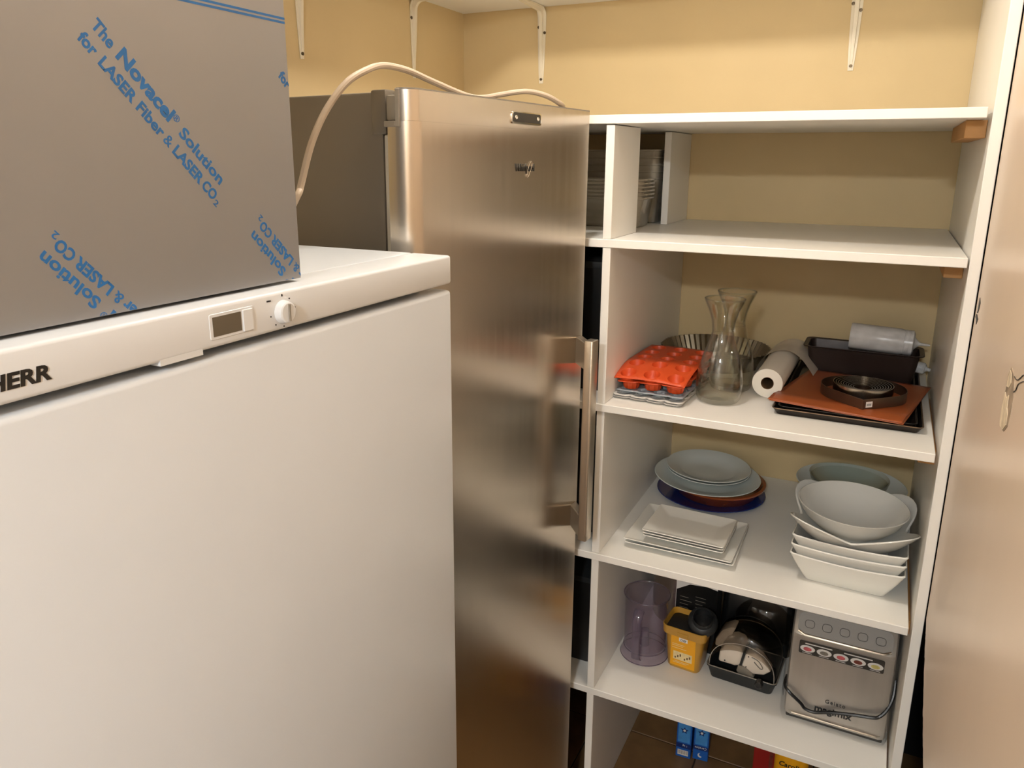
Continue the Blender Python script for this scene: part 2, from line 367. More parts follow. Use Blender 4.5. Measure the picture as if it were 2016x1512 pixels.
# ------------------------------------------------------------------ upper wall shelves on brackets
SZ = 2.245
o = box('wall_shelf', m_board, .0, PX - .003, -.44, -.002, SZ, SZ + .019, bevel=.001, seg=1)
tag(o, 'cream upper shelf board running along the back wall above the shelving', 'shelf')
o = box('wall_shelf', m_board, .002, .42, -1.62, -.4415, SZ, SZ + .019, bevel=.001, seg=1)
tag(o, 'cream upper shelf board running along the left wall above the fridge', 'shelf')
def bracket(loc, rz, label):
    """wall bracket: root at the wall under the shelf; local +y points away from the wall"""
    t = thing('shelf_bracket', label, 'bracket', loc, rz, 'cream pressed-steel brackets under the upper shelves')
    path = []; L1, L2, R0 = .225, .24, .032
    for k in range(8): path.append((0.0, -L1 + (L1 - R0) * k / 8, -1))
    for k in range(7):
        a = PI / 2 * k / 6; path.append((R0 - R0 * math.cos(a), -R0 + R0 * math.sin(a), -1))
    for k in range(1, 9): path.append((R0 + (L2 - R0) * k / 8, 0, -1))
    n = len(path); loops = []
    for i, (y, z, _) in enumerate(path):
        s = i / (n - 1); wv = .0065 + .0085 * math.sin(PI * s) ** .8
        a = path[min(i + 1, n - 1)]; b = path[max(i - 1, 0)]
        ty, tz = a[0] - b[0], a[1] - b[1]; l = math.hypot(ty, tz); ny, nz_ = tz / l, -ty / l     # away from the wall / shelf
        h = .0035 + .012 * math.sin(PI * s) ** 1.3; base = .0006
        cs = [(-wv, base), (-wv, .0022), (-wv * .45, .0024), (-wv * .38, h), (wv * .38, h), (wv * .45, .0024), (wv, .0022), (wv, base)]
        loops.append([(x, y + ny * d, z + nz_ * d) for x, d in cs])
    MB().rings(loops).build('arm', m_bracket, t, smooth=True, angle=50)
    for x, z in ((0, -L1 + .012), (-.010, -.075), (.010, -.058)):
        MB().lathe([(0, .0052), (.0042, .0045), (.0046, .002), (0, .002)], 10).xf(Matrix.Translation((x, 0, z)) @ Matrix.Rotation(-PI / 2, 4, 'X')).build('screw', m_screw, t, smooth=True)
    return t
bracket((.283, -.0002, SZ - .0004), PI, 'cream shelf bracket on the back wall nearest the corner')
bracket((1.190, -.0002, SZ - .0004), PI, 'cream shelf bracket on the back wall near the shelf side panel')
bracket((.0002, -.305, SZ - .0004), -PI / 2, 'cream shelf bracket on the left wall above the steel fridge')
bracket((.0002, -.802, SZ - .0004), -PI / 2, 'cream shelf bracket on the left wall beside the film-wrapped steel box')

# ------------------------------------------------------------------ stainless fridge
th = -.131
fr = thing('fridge', 'tall stainless steel fridge with a long vertical bar handle', 'fridge', (.7287, -.7718, 0), th)
fr.rotation_euler = (-.008, 0, th); fr.location = (.7287, -.7650, .0)
FT = 1.887; YL = -.582; YR = .004
MB().box(-.61, -.062, YL + .006, -.040, .012, FT - .004).build('body', m_fridge_side, fr, bevel=.004)
dr = bpy.data.objects.new('door', None)
def door_outline(x0, r=.030, n=8):
    p = [(x0, YR), (-.002, YR), (0, YR - .002)]
    for i in range(n + 1):
        a = PI / 2 * i / n; p.append((-r + r * math.cos(a), YL + r - r * math.sin(a)))
    p.append((x0, YL)); return p
mb = MB().prism(door_outline(-.046), .07, 1.838)
dob = mb.build('door', m_steel, fr, smooth=True, angle=30)
MB().prism(door_outline(-.026, .025), 1.8381, FT - .0025).build('door_top', m_steel, fr, smooth=True, angle=30)
MB().prism(door_outline(-.0262, .0245), FT - .0024, FT).build('top_trim', m_plast_grey, fr)
for q in ((-.052, -.028, 1.829, 1.838), (-.0285, -.020, 1.829, FT - .001)):
    MB().box(q[0], q[1], YL - .0022, YL + .004, q[2], q[3]).build('corner_trim', m_plast_grey, fr, bevel=.001, seg=1)
MB().box(-.052, -.030, YL + .004, YL + .05, 1.8385, FT - .010).build('hinge', m_plast_grey, fr, bevel=.003)
MB().box(-.085, -.0535, YL + .0045, YL + .03, 1.818, FT - .001).build('hinge_cover', m_fridge_side, fr, bevel=.003)
MB().box(-.060, -.048, YL + .006, YL + .016, .09, 1.8175).build('gasket', m_gasket, fr, bevel=.002, seg=1)
MB().box(-.0615, -.046, YL + .018, -.02, .08, 1.8175).build('door_inner', m_plast_dk, fr)
# display window on the door
fp_ = lambda y0, y1, z0, z1, r, x0, x1: MB().prism(rrect(y0, y1, z0, z1, r), x0, x1, ax='x')
dsp = fp_(-.302, -.199, 1.8465, 1.8690, .005, -.001, .003).build('display', m_chrome, fr, bevel=.0008)
fp_(-.2985, -.2035, 1.8497, 1.8665, .004, .0022, .0038).build('display_window', m_plast_dk, dsp)
for y in (-.289, -.213):
    MB().lathe([(0, .0012), (.0036, .001), (.0042, 0), (0, 0)], 16).xf(Matrix.Translation((.0036, y, 1.858)) @ Matrix.Rotation(PI / 2, 4, 'Y')).build('button', m_chrome, dsp, smooth=True)
lg = text('brand_badge', 'Whirlpool', .0200, m_plast_dk, fr, (.0006, -.286, 1.7615), (0, 1, 0), (0, 0, 1), depth=.0012, bold=.012, width=.066)
pts = [(.0016, -.238 + .0055 * math.cos(a) + .007 * math.sin(a), 1.7650 + .015 * math.sin(a)) for a in [2 * PI * k / 24 for k in range(25)]]
MB().tube(pts, .0005, 6).build('badge_swirl', m_chrome, fr)
# handle
hd = MB().prism(rrect(.044, .066, -.072, -.042, .004, 3), .925, 1.402).build('handle', m_handle, fr, smooth=True, bevel=.0015, seg=2)
for z0, z1 in ((1.335, 1.396), (.915 + .015, .985)):
    MB().prism([(-.001, .001), (-.001, -.026), (.045, -.068), (.045, -.045)], z0, z1).build('handle_mount', m_handle, fr, bevel=.0015, seg=1)

# ------------------------------------------------------------------ power cord on the fridge
cp = [(.50, -1.50, 1.652), (.53, -1.485, 1.69), (.549, -1.47, 1.732), (.548, -1.46, 1.746), (.563, -1.45, 1.804), (.576, -1.43, 1.851), (.592, -1.40, 1.892), (.600, -1.36, 1.914), (.597, -1.31, 1.926), (.600, -1.25, 1.925), (.604, -1.18, 1.914), (.613, -1.10, 1.900), (.616, -1.05, 1.896), (.617, -1.0, 1.900), (.624, -.96, 1.907), (.660, -.92, 1.915), (.686, -.88, 1.909), (.700, -.84, 1.896), (.69, -.80, 1.893)]
tag(MB().tube(spline(cp, 6), .0052, 10).build('power_cord', m_cord, smooth=True), 'grey power cord arching over the top of the steel fridge', 'cord')

# ------------------------------------------------------------------ white freezer
GX, GY1, GY0, GZ = .768, -1.400, -2.150, 1.650
fz = thing('freezer', 'wide white freezer with a control dial and small display on top', 'freezer', (.39, -1.775, 0))
F2 = Matrix.Translation((-.39, 1.775, 0))
def fbox(name, mat, *a, parent=fz, **k): return MB().box(*a).xf(F2).build(name, mat, parent, **k)
fbox('body', m_freezer, .02, .716, GY0 + .004, GY1 - .004, .0, 1.606, bevel=.003)
fbox('worktop', m_freezer, .02, .7015, GY0, GY1, 1.6065, GZ, bevel=.003)
fa = fbox('control_fascia', m_fz_plast, .7025, GX, GY0, GY1, 1.6085, GZ, bevel=.004, seg=3)
dz = fbox('door', m_freezer, .7185, GX, GY0, GY1, .06, 1.5995, bevel=.006, seg=3)
fbox('plinth', m_plast_dk, .60, .715, GY0 + .01, GY1 - .01, .0005, .058)
fbox('grip_lip', m_fz_plast, .755, GX - .0002, -1.909, -1.861, 1.6052, 1.6110)
def fpl(name, mat, poly, x0, x1, parent=fa, **k): return MB().prism(poly, x0, x1, ax='x').xf(F2).build(name, mat, parent, **k)
fr_ = fpl('display_frame', m_fz_plast, rrect(-1.851, -1.794, 1.6165, 1.6415, .002), GX - .002, GX + .0008, bevel=.0004, seg=1)
fpl('display_screen', m_lcd, rrect(-1.8475, -1.8115, 1.6195, 1.6385, .0006), GX, GX + .0012)
fpl('display_flap', m_fz_plast, rrect(-1.8095, -1.7965, 1.6175, 1.6395, .001), GX, GX + .0022, bevel=.0005, seg=1)
kb = MB().lathe([(0, .0085), (.0098, .0085), (.0112, .0075), (.0128, 0), (0, 0)], 32).xf(F2 @ Matrix.Translation((GX, -1.7515, 1.6275)) @ Matrix.Rotation(PI / 2, 4, 'Y')).build('dial', m_fz_plast, fz, smooth=True)
MB().box(GX + .008, GX + .0105, -1.7523, -1.7507, 1.6185, 1.6365).xf(F2).build('dial_mark', m_plast_grey, kb)
for a in (55, 8, -35, -90, -130, -172):
    y = -1.7515 + .0185 * math.cos(math.radians(a)); z = 1.6275 + .0155 * math.sin(math.radians(a))
    MB().lathe([(0, .0004), (.0009, .0004), (.0009, 0), (0, 0)], 8).xf(F2 @ Matrix.Translation((GX, y, z)) @ Matrix.Rotation(PI / 2, 4, 'Y')).build('dial_dot', m_black, fa)
fo = lambda x, y, z: F2 @ Vector((x, y, z))
text('dial_text', '0', .004, m_black, fa, fo(GX + .0002, -1.7527, 1.6440), (0, 1, 0), (0, 0, 1))
text('dial_text', 'max', .0036, m_black, fa, fo(GX + .0002, -1.7745, 1.6412), (0, 1, 0), (0, 0, 1))
text('brand_lettering', 'LIEBHERR', .0165, m_black, fa, fo(GX + .0002, -2.092, 1.6200), (0, 1, 0), (0, 0, 1), bold=.035, shear=.12, width=.0835)

# ------------------------------------------------------------------ film-wrapped steel box
SXF, SY1, SY0, SZ0, SZ1 = .739, -1.688, -2.130, 1.654, 2.060
sb = thing('steel_box', 'steel box wrapped in printed protective film standing on the white freezer', 'box', (.49, -1.909, 1.650))
B2 = Matrix.Translation((-.49, 1.909, -1.650))
MB().box(.24, SXF - .0015, SY0, SY1 - .001, SZ0, SZ1).xf(B2).build('shell', m_film, sb, bevel=.0015, seg=1)
MB().box(SXF - .0014, SXF, SY0, SY1, SZ0 - .0005, SZ1).xf(B2).build('front_panel', m_film, sb)
for x in (.30, .68):
    for y in (SY0 + .05, SY1 - .05):
        MB().lathe([(0, .0), (.012, .0), (.014, .0045), (0, .0045)], 16).xf(B2 @ Matrix.Translation((x, y, 1.6503))).build('foot', m_blackp, sb)
ang = math.atan2(-.132, .123); ca, sa = math.cos(ang), math.sin(ang)
clipb = [(B2 @ Vector((SXF, SY1, 1.8)), (0, 1, 0)), (B2 @ Vector((SXF, -1.9, SZ0)), (0, 0, -1))]
TX = SXF + .0001
def film_line(name, body, y, z, flip, width, size, bold, align):
    s = -1 if flip else 1
    return text(name, body, size, m_blue_ink, sb, B2 @ Vector((TX, y, z)), (0, s * ca, s * sa), (0, -s * sa, s * ca), depth=.00015, bold=bold, align=align, clip=clipb, width=width)
def film_pair(y, z, y2, z2, flip, align):
    """two lines of print; widths follow the film's print pitch"""
    s = -1 if flip else 1; u = (s * ca, s * sa)
    segs = [('The ', .020, .0150, .026, 0), ('Novacel', .069, .0180, .040, 0), ('®', .007, .009, .005, .006), ('Solution', .062, .0152, .026, 0)]
    offs = [0, .0285, .0985, .1120]; tot = .1795
    w = [.0225, .0690, .0070, .0640]
    for (b, _, size, bold, up), of, ww in zip(segs, offs, w):
        o0 = of if align == 'LEFT' else of - tot
        film_line('printed_text', b.strip(), y + u[0] * o0 - u[1] * up * 1, z + u[1] * o0 + u[0] * up, flip, ww, size, bold, 'LEFT')
    segs = [('for', .0175, .032), ('LASER', .0410, .032), ('Fiber', .0330, .028), ('&', .0090, .006), ('LASER', .0410, .032), ('CO', .0190, .032), ('2', .0055, .015)]
    offs = [0, .0225, .0680, .1045, .1175, .1625 - .001, .1815 + .0005]; tot = .1875
    for (b, ww, bold), of in zip(segs, offs):
        o0 = of if align == 'LEFT' else of - tot
        sz = .0142 if b != '2' else .0085
        dn = -.002 if b == '2' else 0
        film_line('printed_text', b, y2 + u[0] * o0 - u[1] * dn, z2 + u[1] * o0 + u[0] * dn, flip, ww, sz, bold, 'LEFT')
film_pair(-1.916, 1.8885, -1.929, 1.877, False, 'LEFT')
film_pair(-1.983, 1.7165, -1.971, 1.7275, True, 'RIGHT')
film_pair(-1.757, 1.7145, -1.745, 1.7265, True, 'RIGHT')
film_pair(-1.690, 1.8805, -1.703, 1.869, False, 'LEFT')
for z in (1.9272, 1.9232):
    MB().box(TX - .0001, TX + .00015, SY0, SY1, z - .0011, z + .0011).xf(B2).build('printed_stripe', m_blue_ink, sb)

# ================================================================== objects on the shelf with the carafes (ZC)
def mold(name, label, cols, rows, w, l, rc, depth, mat, loc, rz, zf, shape='cone', n=20, group=None, flutes=0, hole=True):
    """silicone sheet with cups; zf(x,y) lifts the sheet"""
    mb = MB(); cw, cl = w / cols, l / rows
    per = []
    for k in range(n):
        a = 2 * PI * k / n + PI / n; c, s_ = math.cos(a), math.sin(a); m_ = max(abs(c), abs(s_)); per.append((c / m_ * .5, s_ / m_ * .5))
    for i in range(cols):
        for j in range(rows):
            cx = -w / 2 + (i + .5) * cw; cy = -l / 2 + (j + .5) * cl
            lev = []
            lev.append([(cx + a * cw, cy + b * cl, 0) for a, b in per])
            prof = [(1, 0), (.97, -.12), (.9, -.55), (.82, -.92), (.74, -1.0), (.4, -1.0)] if shape == 'cone' else [(1, 0), (.95, -.3), (.8, -.65), (.55, -.9), (.25, -1)]
            for pr, pz in prof:
                lp = []
                for k in range(n):
                    a = 2 * PI * k / n + PI / n; rr = rc * pr
                    if flutes and pz < -.05: rr *= 1 + .06 * (1 if k % 2 else -1)
                    lp.append((cx + rr * math.cos(a), cy + rr * math.sin(a), pz * depth))
                lev.append(lp)
            mb.rings(lev, cap0=False, cap1=True)
    mb.v = [(x, y, z + zf(x, y)) for x, y, z in mb.v]
    o = mb.build(name, mat, None, smooth=True, loc=loc, rot=(0, 0, rz), angle=40, solid=.0012)
    return tag(o, label, 'mold', group)
gx = 'silicone moulds stacked on the shelf'
MZ = ZC
mold('silicone_mold', 'pale grey silicone mould lying on the shelf, lowest of the mould stack', 4, 6, .172, .285, .0165, .0058, m_gsil_l, (.865, -.505, MZ + .0062), -.06, lambda x, y: 0, 'dome', 16, gx)
mold('silicone_mold', 'grey silicone mould second from the bottom of the stack', 4, 6, .174, .285, .0165, .0055, m_gsil_l, (.866, -.507, MZ + .0118), -.05, lambda x, y: .0, 'dome', 16, gx)
mold('silicone_mold', 'grey silicone mould with fluted cups right under the orange moulds', 4, 6, .166, .280, .0165, .0085, m_gsil, (.870, -.500, MZ + .0222), -.06, lambda x, y: .001 * math.sin(20 * x), 'cone', 20, gx, flutes=1)
mold('silicone_mold', 'orange silicone mould with deep fluted cups, second from the top', 3, 4, .166, .278, .0205, .022, m_orange, (.868, -.500, MZ + .0455), -.05, lambda x, y: .003 * math.sin(22 * x + .6), 'cone', 24, gx, flutes=1)
def zf1(x, y):
    d = max(0, -.035 - y); return -.10 * d - 1.05 * d * d + .004 * math.cos(18 * x) * (1 if y < 0 else .6)
mold('silicone_mold', 'orange silicone mould with round cups on top of the stack', 3, 5, .178, .285, 0.0200, .019, m_orange, (.866, -.497, MZ + .0735), -.05, zf1, 'cone', 20, gx)

# fluted tart pan
tp = thing('tart_pan', 'round fluted metal tart pan behind the carafes', 'pan', (.923, -.178, ZC))
NF = 52
mb = MB(); nn = NF * 4
rf = lambda r, z, a: r + (.0028 * math.cos(NF * a) if z > .001 else 0)
mb.lathe([(.128, .0003), (.128, .0016), (.150, .047), (.1525, .0475), (.1515, .049), (.1485, .0488), (.1265, .0028), (.1, .0022)], nn, rfun=rf)
mb.build('fluted_rim', m_tin, tp, smooth=True, angle=60)
MB().lathe([(0.0005, .0003), (.1275, .0003), (.1275, .0022), (0.0005, .0022)], 48).build('base_plate', m_tin, tp, smooth=True)

# glass carafes
cprof = [(.0005, .0), (.040, .0), (.047, .003), (.0520, .012), (.0545, .030), (.0548, .050), (.0520, .078), (.0445, .108), (.0345, .137), (.0278, .158), (.0250, .172), (.0252, .180), (.0285, .200), (.0350, .221), (.0440, .241), (.0468, .2485), (.0470, .2500)]
inn = [(r - .0022, z) for r, z in cprof[4:]][::-1] + [(.046, .014), (.0005, .010)]
mbc = MB().lathe(cprof + [(.0462, .2515), (.0452, .2505)] + inn, 48)
car = mbc.build('carafe', m_glass, None, smooth=True, angle=60, loc=(1.008, -.545, ZC))
tag(car, 'clear glass carafe with a flared lip, standing beside the orange moulds', 'carafe', 'glass carafes')
MB().tube([(.0257 * math.cos(a), .0257 * math.sin(a), .166) for a in [2 * PI * k / 32 for k in range(33)]], .0007, 6, caps=False).build('neck_ring', m_glass, car, smooth=True)
MB().lathe([(.0455, .2495), (.0475, .2500), (.0478, .2515), (.0465, .2528), (.0450, .2515)], 48, close=True).build('rim', m_glass2, car, smooth=True)
dup(car, loc=(1.014, -.425, ZC), label='clear glass carafe behind the other carafe, in front of the tart pan')

# roll of baking parchment
pr = thing('parchment_roll', 'white roll of baking parchment with its loose sheet lifted', 'paper roll', (1.109, -.465, ZC), -.02)
MB().lathe([(.0150, 0), (.0362, 0), (.0362, .31), (.0150, .31)], 48, close=True).xf(Matrix.Translation((0, 0, .0364)) @ Matrix.Rotation(-PI / 2, 4, 'X')).build('paper', m_paper, pr, smooth=True, angle=40)
MB().lathe([(.0138, .001), (.0152, -.0006), (.0152, .309), (.0138, .309)], 32, close=True).xf(Matrix.Translation((0, 0, .0364)) @ Matrix.Rotation(-PI / 2, 4, 'X')).build('core', m_card, pr, smooth=True, angle=40)
sect = spline([(-.060, .006), (-.050, .040), (-.034, .062), (-.008, .078), (.022, .080), (.050, .066), (.074, .040), (.088, .022)], 5)
sect = [tuple(p_)[:2] for p_ in [Vector((a, b, 0)) for a, b in [(q[0], q[1]) for q in [Vector((s_[0], s_[1], 0)) for s_ in sect]]]] if False else [(q[0], q[1]) for q in sect]
def sheet(u, v):
    k = u * (len(sect) - 1); i = min(int(k), len(sect) - 2); f_ = k - i
    x = sect[i][0] * (1 - f_) + sect[i + 1][0] * f_; z = sect[i][1] * (1 - f_) + sect[i + 1][1] * f_
    y = .165 + .135 * v + .02 * math.sin(3 * u)
    return (x + .008 * v, y, max(.004, z * (1 - .06 * (1 - v)) + .004))
MB().grid(sheet, 36, 8).build('loose_sheet', m_paper_t, pr, smooth=True)

# black baking trays, silicone mats
def tray(name, label, x0, x1, y0, y1, z, h, fl_, mat, rim, group=None):
    cx, cy = (x0 + x1) / 2, (y0 + y1) / 2
    t = thing(name, label, 'tray', (cx, cy, z), 0, group)
    P = lambda d, r: rrect(x0 - cx + d, x1 - cx - d, y0 - cy + d, y1 - cy - d, r, 4)
    MB().rings([loop(P(fl_, .008), 0), loop(P(.0015, .012), h), loop(P(.0, .013), h), loop(P(.0, .013), h + .001), loop(P(.003, .012), h + .001), loop(P(fl_ + .002, .007), .0012)]).build('pan', mat, t, smooth=True, angle=40)
    MB().tube([(a, b, h + .0012) for a, b in P(.0006, .0125) + P(.0006, .0125)[:1]], .0013, 6, caps=False).build('rim', rim, t, smooth=True)
    return t
tray('baking_tray', 'black baking tray with a worn rim lying flat on the shelf', 1.139, 1.449, -.594, -.100, ZC + .0003, .0140, .010, m_tray, m_trayrim, 'baking trays')
tray('baking_tray', 'smaller black baking tray nested in the worn-rimmed tray under the mats', 1.150, 1.437, -.580, -.112, ZC + .0036, .0130, .009, m_tray, m_tray, 'baking trays')
def smat(label, cx, cy, z, w, l, rz, amp):
    def g(u, v):
        x, y = (u - .5) * w, (v - .5) * l
        return (x, y, amp * (math.sin(9 * x + 4 * y) + .8 * math.sin(14 * y + 1)) + .0040 * math.exp(-((v - .12) / .06) ** 2) * (amp > .001))
    o = MB().grid(g, 24, 24).build('silicone_mat', m_mat, None, smooth=True, solid=.0011, loc=(cx, cy, z), rot=(0, 0, rz))
    return tag(o, label, 'baking mat', 'silicone baking mats')
smat('terracotta silicone baking mat underneath the upper mat on the trays', 1.298, -.408, ZC + .0195, .288, .335, -.185, .0006)
smat('terracotta silicone baking mat under the metal cutters', 1.297, -.404, ZC + .0225, .290, .335, -.20, .0012)
# drop-shaped frame and nested ring cutters
df = thing('drop_frame', 'steel drop-shaped cake frame lying on the silicone mat', 'cake frame', (1.322, -.425, ZC + .0245))
outl = []
R_ = .094
for k in range(41):
    a = math.radians(-38 + (256) * k / 40); outl.append((R_ * math.cos(a), R_ * math.sin(a) * .95))
outl.append((.004, -.122))
n_ = len(outl)
mb = MB(); inn_ = [(a * .986, b * .986) for a, b in outl]
mb.rings([loop(outl, 0), loop(outl, .024), loop(inn_, .024), loop(inn_, 0)], closed=True)
mb.build('strip', m_framest, df, smooth=True, angle=40)
# sticker on the right-hand flank of the tip
a0 = Vector((.004, -.122, 0)); a1 = Vector(outl[0] + (0,)); dd = (a1 - a0).normalized(); nn2 = Vector((dd.y, -dd.x, 0))
st = MB()
for s0, s1, z0, z1 in ((.008, .026, .005, .0185),):
    p0 = a0 + dd * s0 + nn2 * .0005; p1 = a0 + dd * s1 + nn2 * .0005
    st.add([(p0.x, p0.y, z0), (p1.x, p1.y, z0), (p1.x, p1.y, z1), (p0.x, p0.y, z1)], [(0, 1, 2, 3)])
sto = st.build('price_sticker', m_label_w, df)
for k in range(5):
    s0 = .0105 + k * .0027; p0 = a0 + dd * s0 + nn2 * .0008; p1 = a0 + dd * (s0 + .0013) + nn2 * .0008
    MB().add([(p0.x, p0.y, .0085), (p1.x, p1.y, .0085), (p1.x, p1.y, .0140), (p0.x, p0.y, .0140)], [(0, 1, 2, 3)]).build('print_bar', m_black, sto)
ring_n = ['largest', 'second largest', 'third largest', 'fourth largest', 'fifth largest', 'fourth smallest', 'third smallest', 'second smallest', 'smallest']
for k in range(9):
    r = .0655 - k * .0055
    o = MB().lathe([(r, 0), (r, .0335 - .0012 * k), (r - .0011, .0335 - .0012 * k), (r - .0011, 0)], 56, close=True).build('ring_cutter', m_ring, None, smooth=True, angle=40, loc=(1.321, -.440, ZC + .0250))
    tag(o, ring_n[k] + ' of the nested round steel cutters inside the drop-shaped frame', 'cutter', 'nested round pastry cutters')
# loaf pan
lp = thing('loaf_pan', 'dark non-stick loaf pan behind the silicone mats', 'pan', (1.307, -.180, ZC + .0050))
P = lambda hx, hy, r: rrect(-hx, hx, -hy, hy, r, 4)
MB().rings([loop(P(.122, .040, .012), 0), loop(P(.134, .052, .016), .080), loop(P(.143, .060, .018), .083), loop(P(.143, .060, .018), .085), loop(P(.133, .051, .015), .0835), loop(P(.1205, .0385, .011), .0015)]).build('pan', m_loaf, lp, smooth=True, angle=35)
MB().tube([(a, b, .0842) for a, b in P(.143, .060, .018) + P(.143, .060, .018)[:1]], .0016, 6, caps=False).build('rim', m_loaf, lp, smooth=True)
# squeeze bottle
def squeeze(label, loc, rot, L, r, grp, tipl=.03):
    q = thing('squeeze_bottle', label, 'bottle', loc, 0, grp); q.rotation_euler = rot
    X = Matrix.Rotation(PI / 2, 4, 'Y')
    MB().lathe([(.0005, 0), (r * .94, 0), (r, .004), (r, L - .010), (r * .94, L), (.0005, L)], 36).xf(X).build('bottle', m_sqz, q, smooth=True, angle=40)
    MB().lathe([(.0005, L + .0002), (r * .96, L + .0002), (r * .96, L + .020), (r * .75, L + .024), (.0005, L + .024)], 36).xf(X).build('cap', m_sqz, q, smooth=True, angle=40)
    MB().lathe([(.0005, L + .0242), (r * .5, L + .0242), (r * .3, L + .030), (.0045, L + .036), (.0025, L + .024 + tipl), (.0005, L + .024 + tipl)], 24).xf(X).build('nozzle', m_sqz, q, smooth=True, angle=40)
    return q
squeeze('clear squeeze bottle lying in the dark loaf pan', (1.273, -.180, 1.337), (0, .035, -.02), .128, .034, None, .036)
squeeze('small translucent squeeze bottle lying between the loaf pan and the side panel', (1.424, -.098, ZC + .0345), (0, .10, -.3), .016, .016, None, .010)

# ================================================================== crockery shelf (ZD)
def plate(name, label, r, h, well, mat, loc, tilt=(0, 0, 0), cat='plate', foot=.55, thick=.0035, group=None, deep=0):
    prof = [(.0005, .002), (r * foot * .9, .002), (r * foot * .94, 0), (r * foot, 0), (r * foot * 1.04, .003), (r * well, h * .35 + .002), (r * .98, h - thick * .5), (r, h), (r * .99, h + .0015), (r * (well + .02), h * .42 + thick), (r * foot * 1.08, .0045 + thick * .3), (r * foot * .5, .004 + thick * .2), (.0005, .004 + thick * .2)]
    o = MB().lathe(prof, 56).build(name, mat, None, smooth=True, angle=50, loc=loc, rot=tilt)
    return tag(o, label, cat, group)
gp = 'round plates stacked at the back of the crockery shelf'
plate('plate', 'cobalt blue plate at the bottom of the round stack', .156, .014, .72, m_blue, (.947, -.212, ZD + .0003), group=gp)
o = MB().lathe([(.0005, .0), (.100, .0), (.112, .004), (.128, .030), (.138, .036), (.1385, .041), (.130, .042), (.108, .010), (.098, .006), (.0005, .006)], 56).build('dish', m_terra, None, smooth=True, angle=50, loc=(.962, -.205, ZD + .0065))
tag(o, 'brown terracotta dish resting on the blue plate', 'dish')
plate('plate', 'large white plate lying on the terracotta dish', .152, .020, .72, m_porc_b, (.935, -.222, ZD + .0445), (.012, .02, 0), group=gp)
plate('plate', 'bluish-white plate second from the top of the round stack', .121, .020, .70, m_porc_b, (.932, -.195, ZD + .0535), (.012, .02, 0), group=gp)
plate('plate', 'bluish-white deep plate on top of the round stack', .122, .023, .66, m_porc_b, (.932, -.195, ZD + .0585), (.012, .02, 0), group=gp)
def sqplate(label, hx, hy, h, mat, loc, rz, group):
    P = lambda s, r: rrect(-hx * s, hx * s, -hy * s, hy * s, r, 4)
    Q = lambda d, r: rrect(-hx + d, hx - d, -hy + d, hy - d, r, 4)
    d = .034
    MBx = MB().rings([loop(Q(d + .004, .008), 0), loop(Q(d, .008), .002), loop(Q(.002, .006), h - .003), loop(Q(0, .006), h - .001), loop(Q(.0012, .006), h + .0005), loop(Q(d - .003, .007), .0052), loop(Q(d + .004, .006), .0045)])
    o = MBx.build('square_plate', mat, None, smooth=True, angle=28, loc=loc, rot=(0, 0, rz))
    return tag(o, label, 'plate', group)
gs = 'square white plates stacked on the crockery shelf'
sqplate('large rectangular white plate at the bottom of the square plates', .136, .1145, .0185, m_porc, (.955, -.528, ZD + .0004), .01, gs)
sqplate('large rectangular white plate second from the bottom of the square plates', .136, .1145, .0185, m_porc, (.952, -.527, ZD + .0078), -.012, gs)
sqplate('small rectangular white plate lowest of the three small ones', .102, .083, .0170, m_porc, (.962, -.536, ZD + .0175), -.02, gs)
sqplate('small rectangular white plate in the middle of the three small ones', .102, .083, .0170, m_porc, (.961, -.536, ZD + .0248), -.015, gs)
sqplate('small rectangular white plate on top of the square plates', .103, .084, .0170, m_porc, (.961, -.537, ZD + .0325), -.025, gs)
def sqbowl(label, loc, rz, hx=.121, hb=.084, h=.074, group=None):
    def lp(half, z, r, dip=0):
        return [(a, b, z + dip * (max(abs(a), abs(b)) and (((min(abs(a), abs(b))) / half) ** 2 - .6))) for a, b in rrectN(half, r)]
    def rrectN(half, r):
        pts = []
        base = rrect(-half, half, -half, half, r, 3)
        for i in range(len(base)):
            a = base[i]; b = base[(i + 1) % len(base)]
            if math.dist(a, b) > half: 
                for k in range(8): pts.append((a[0] + (b[0] - a[0]) * k / 8, a[1] + (b[1] - a[1]) * k / 8))
            else: pts.append(a)
        return pts
    mb = MB().rings([lp(hb, 0, .010), lp(hb + .003, .003, .010), lp(hx - .012, h * .65, .010, .002), lp(hx, h, .009, .007), lp(hx - .003, h + .002, .008, .007), lp(hx - .016, h * .65, .008, .002), lp(hb - .002, .006, .008)])
    o = mb.build('square_bowl', m_porc, None, smooth=True, angle=40, loc=loc, rot=(0, 0, rz)); return tag(o, label, 'bowl', group)
gb = 'square white bowls in the stack beside the side panel'
sqbowl('square white bowl at the bottom of the bowl stack', (1.336, -.510, ZD + .0003), -.02, group=gb)
sqbowl('square white bowl in the middle of the three square ones', (1.335, -.508, ZD + .0230), -.01, group=gb)
sqbowl('square white bowl topmost of the three square ones', (1.337, -.507, ZD + .0450), -.025, group=gb)
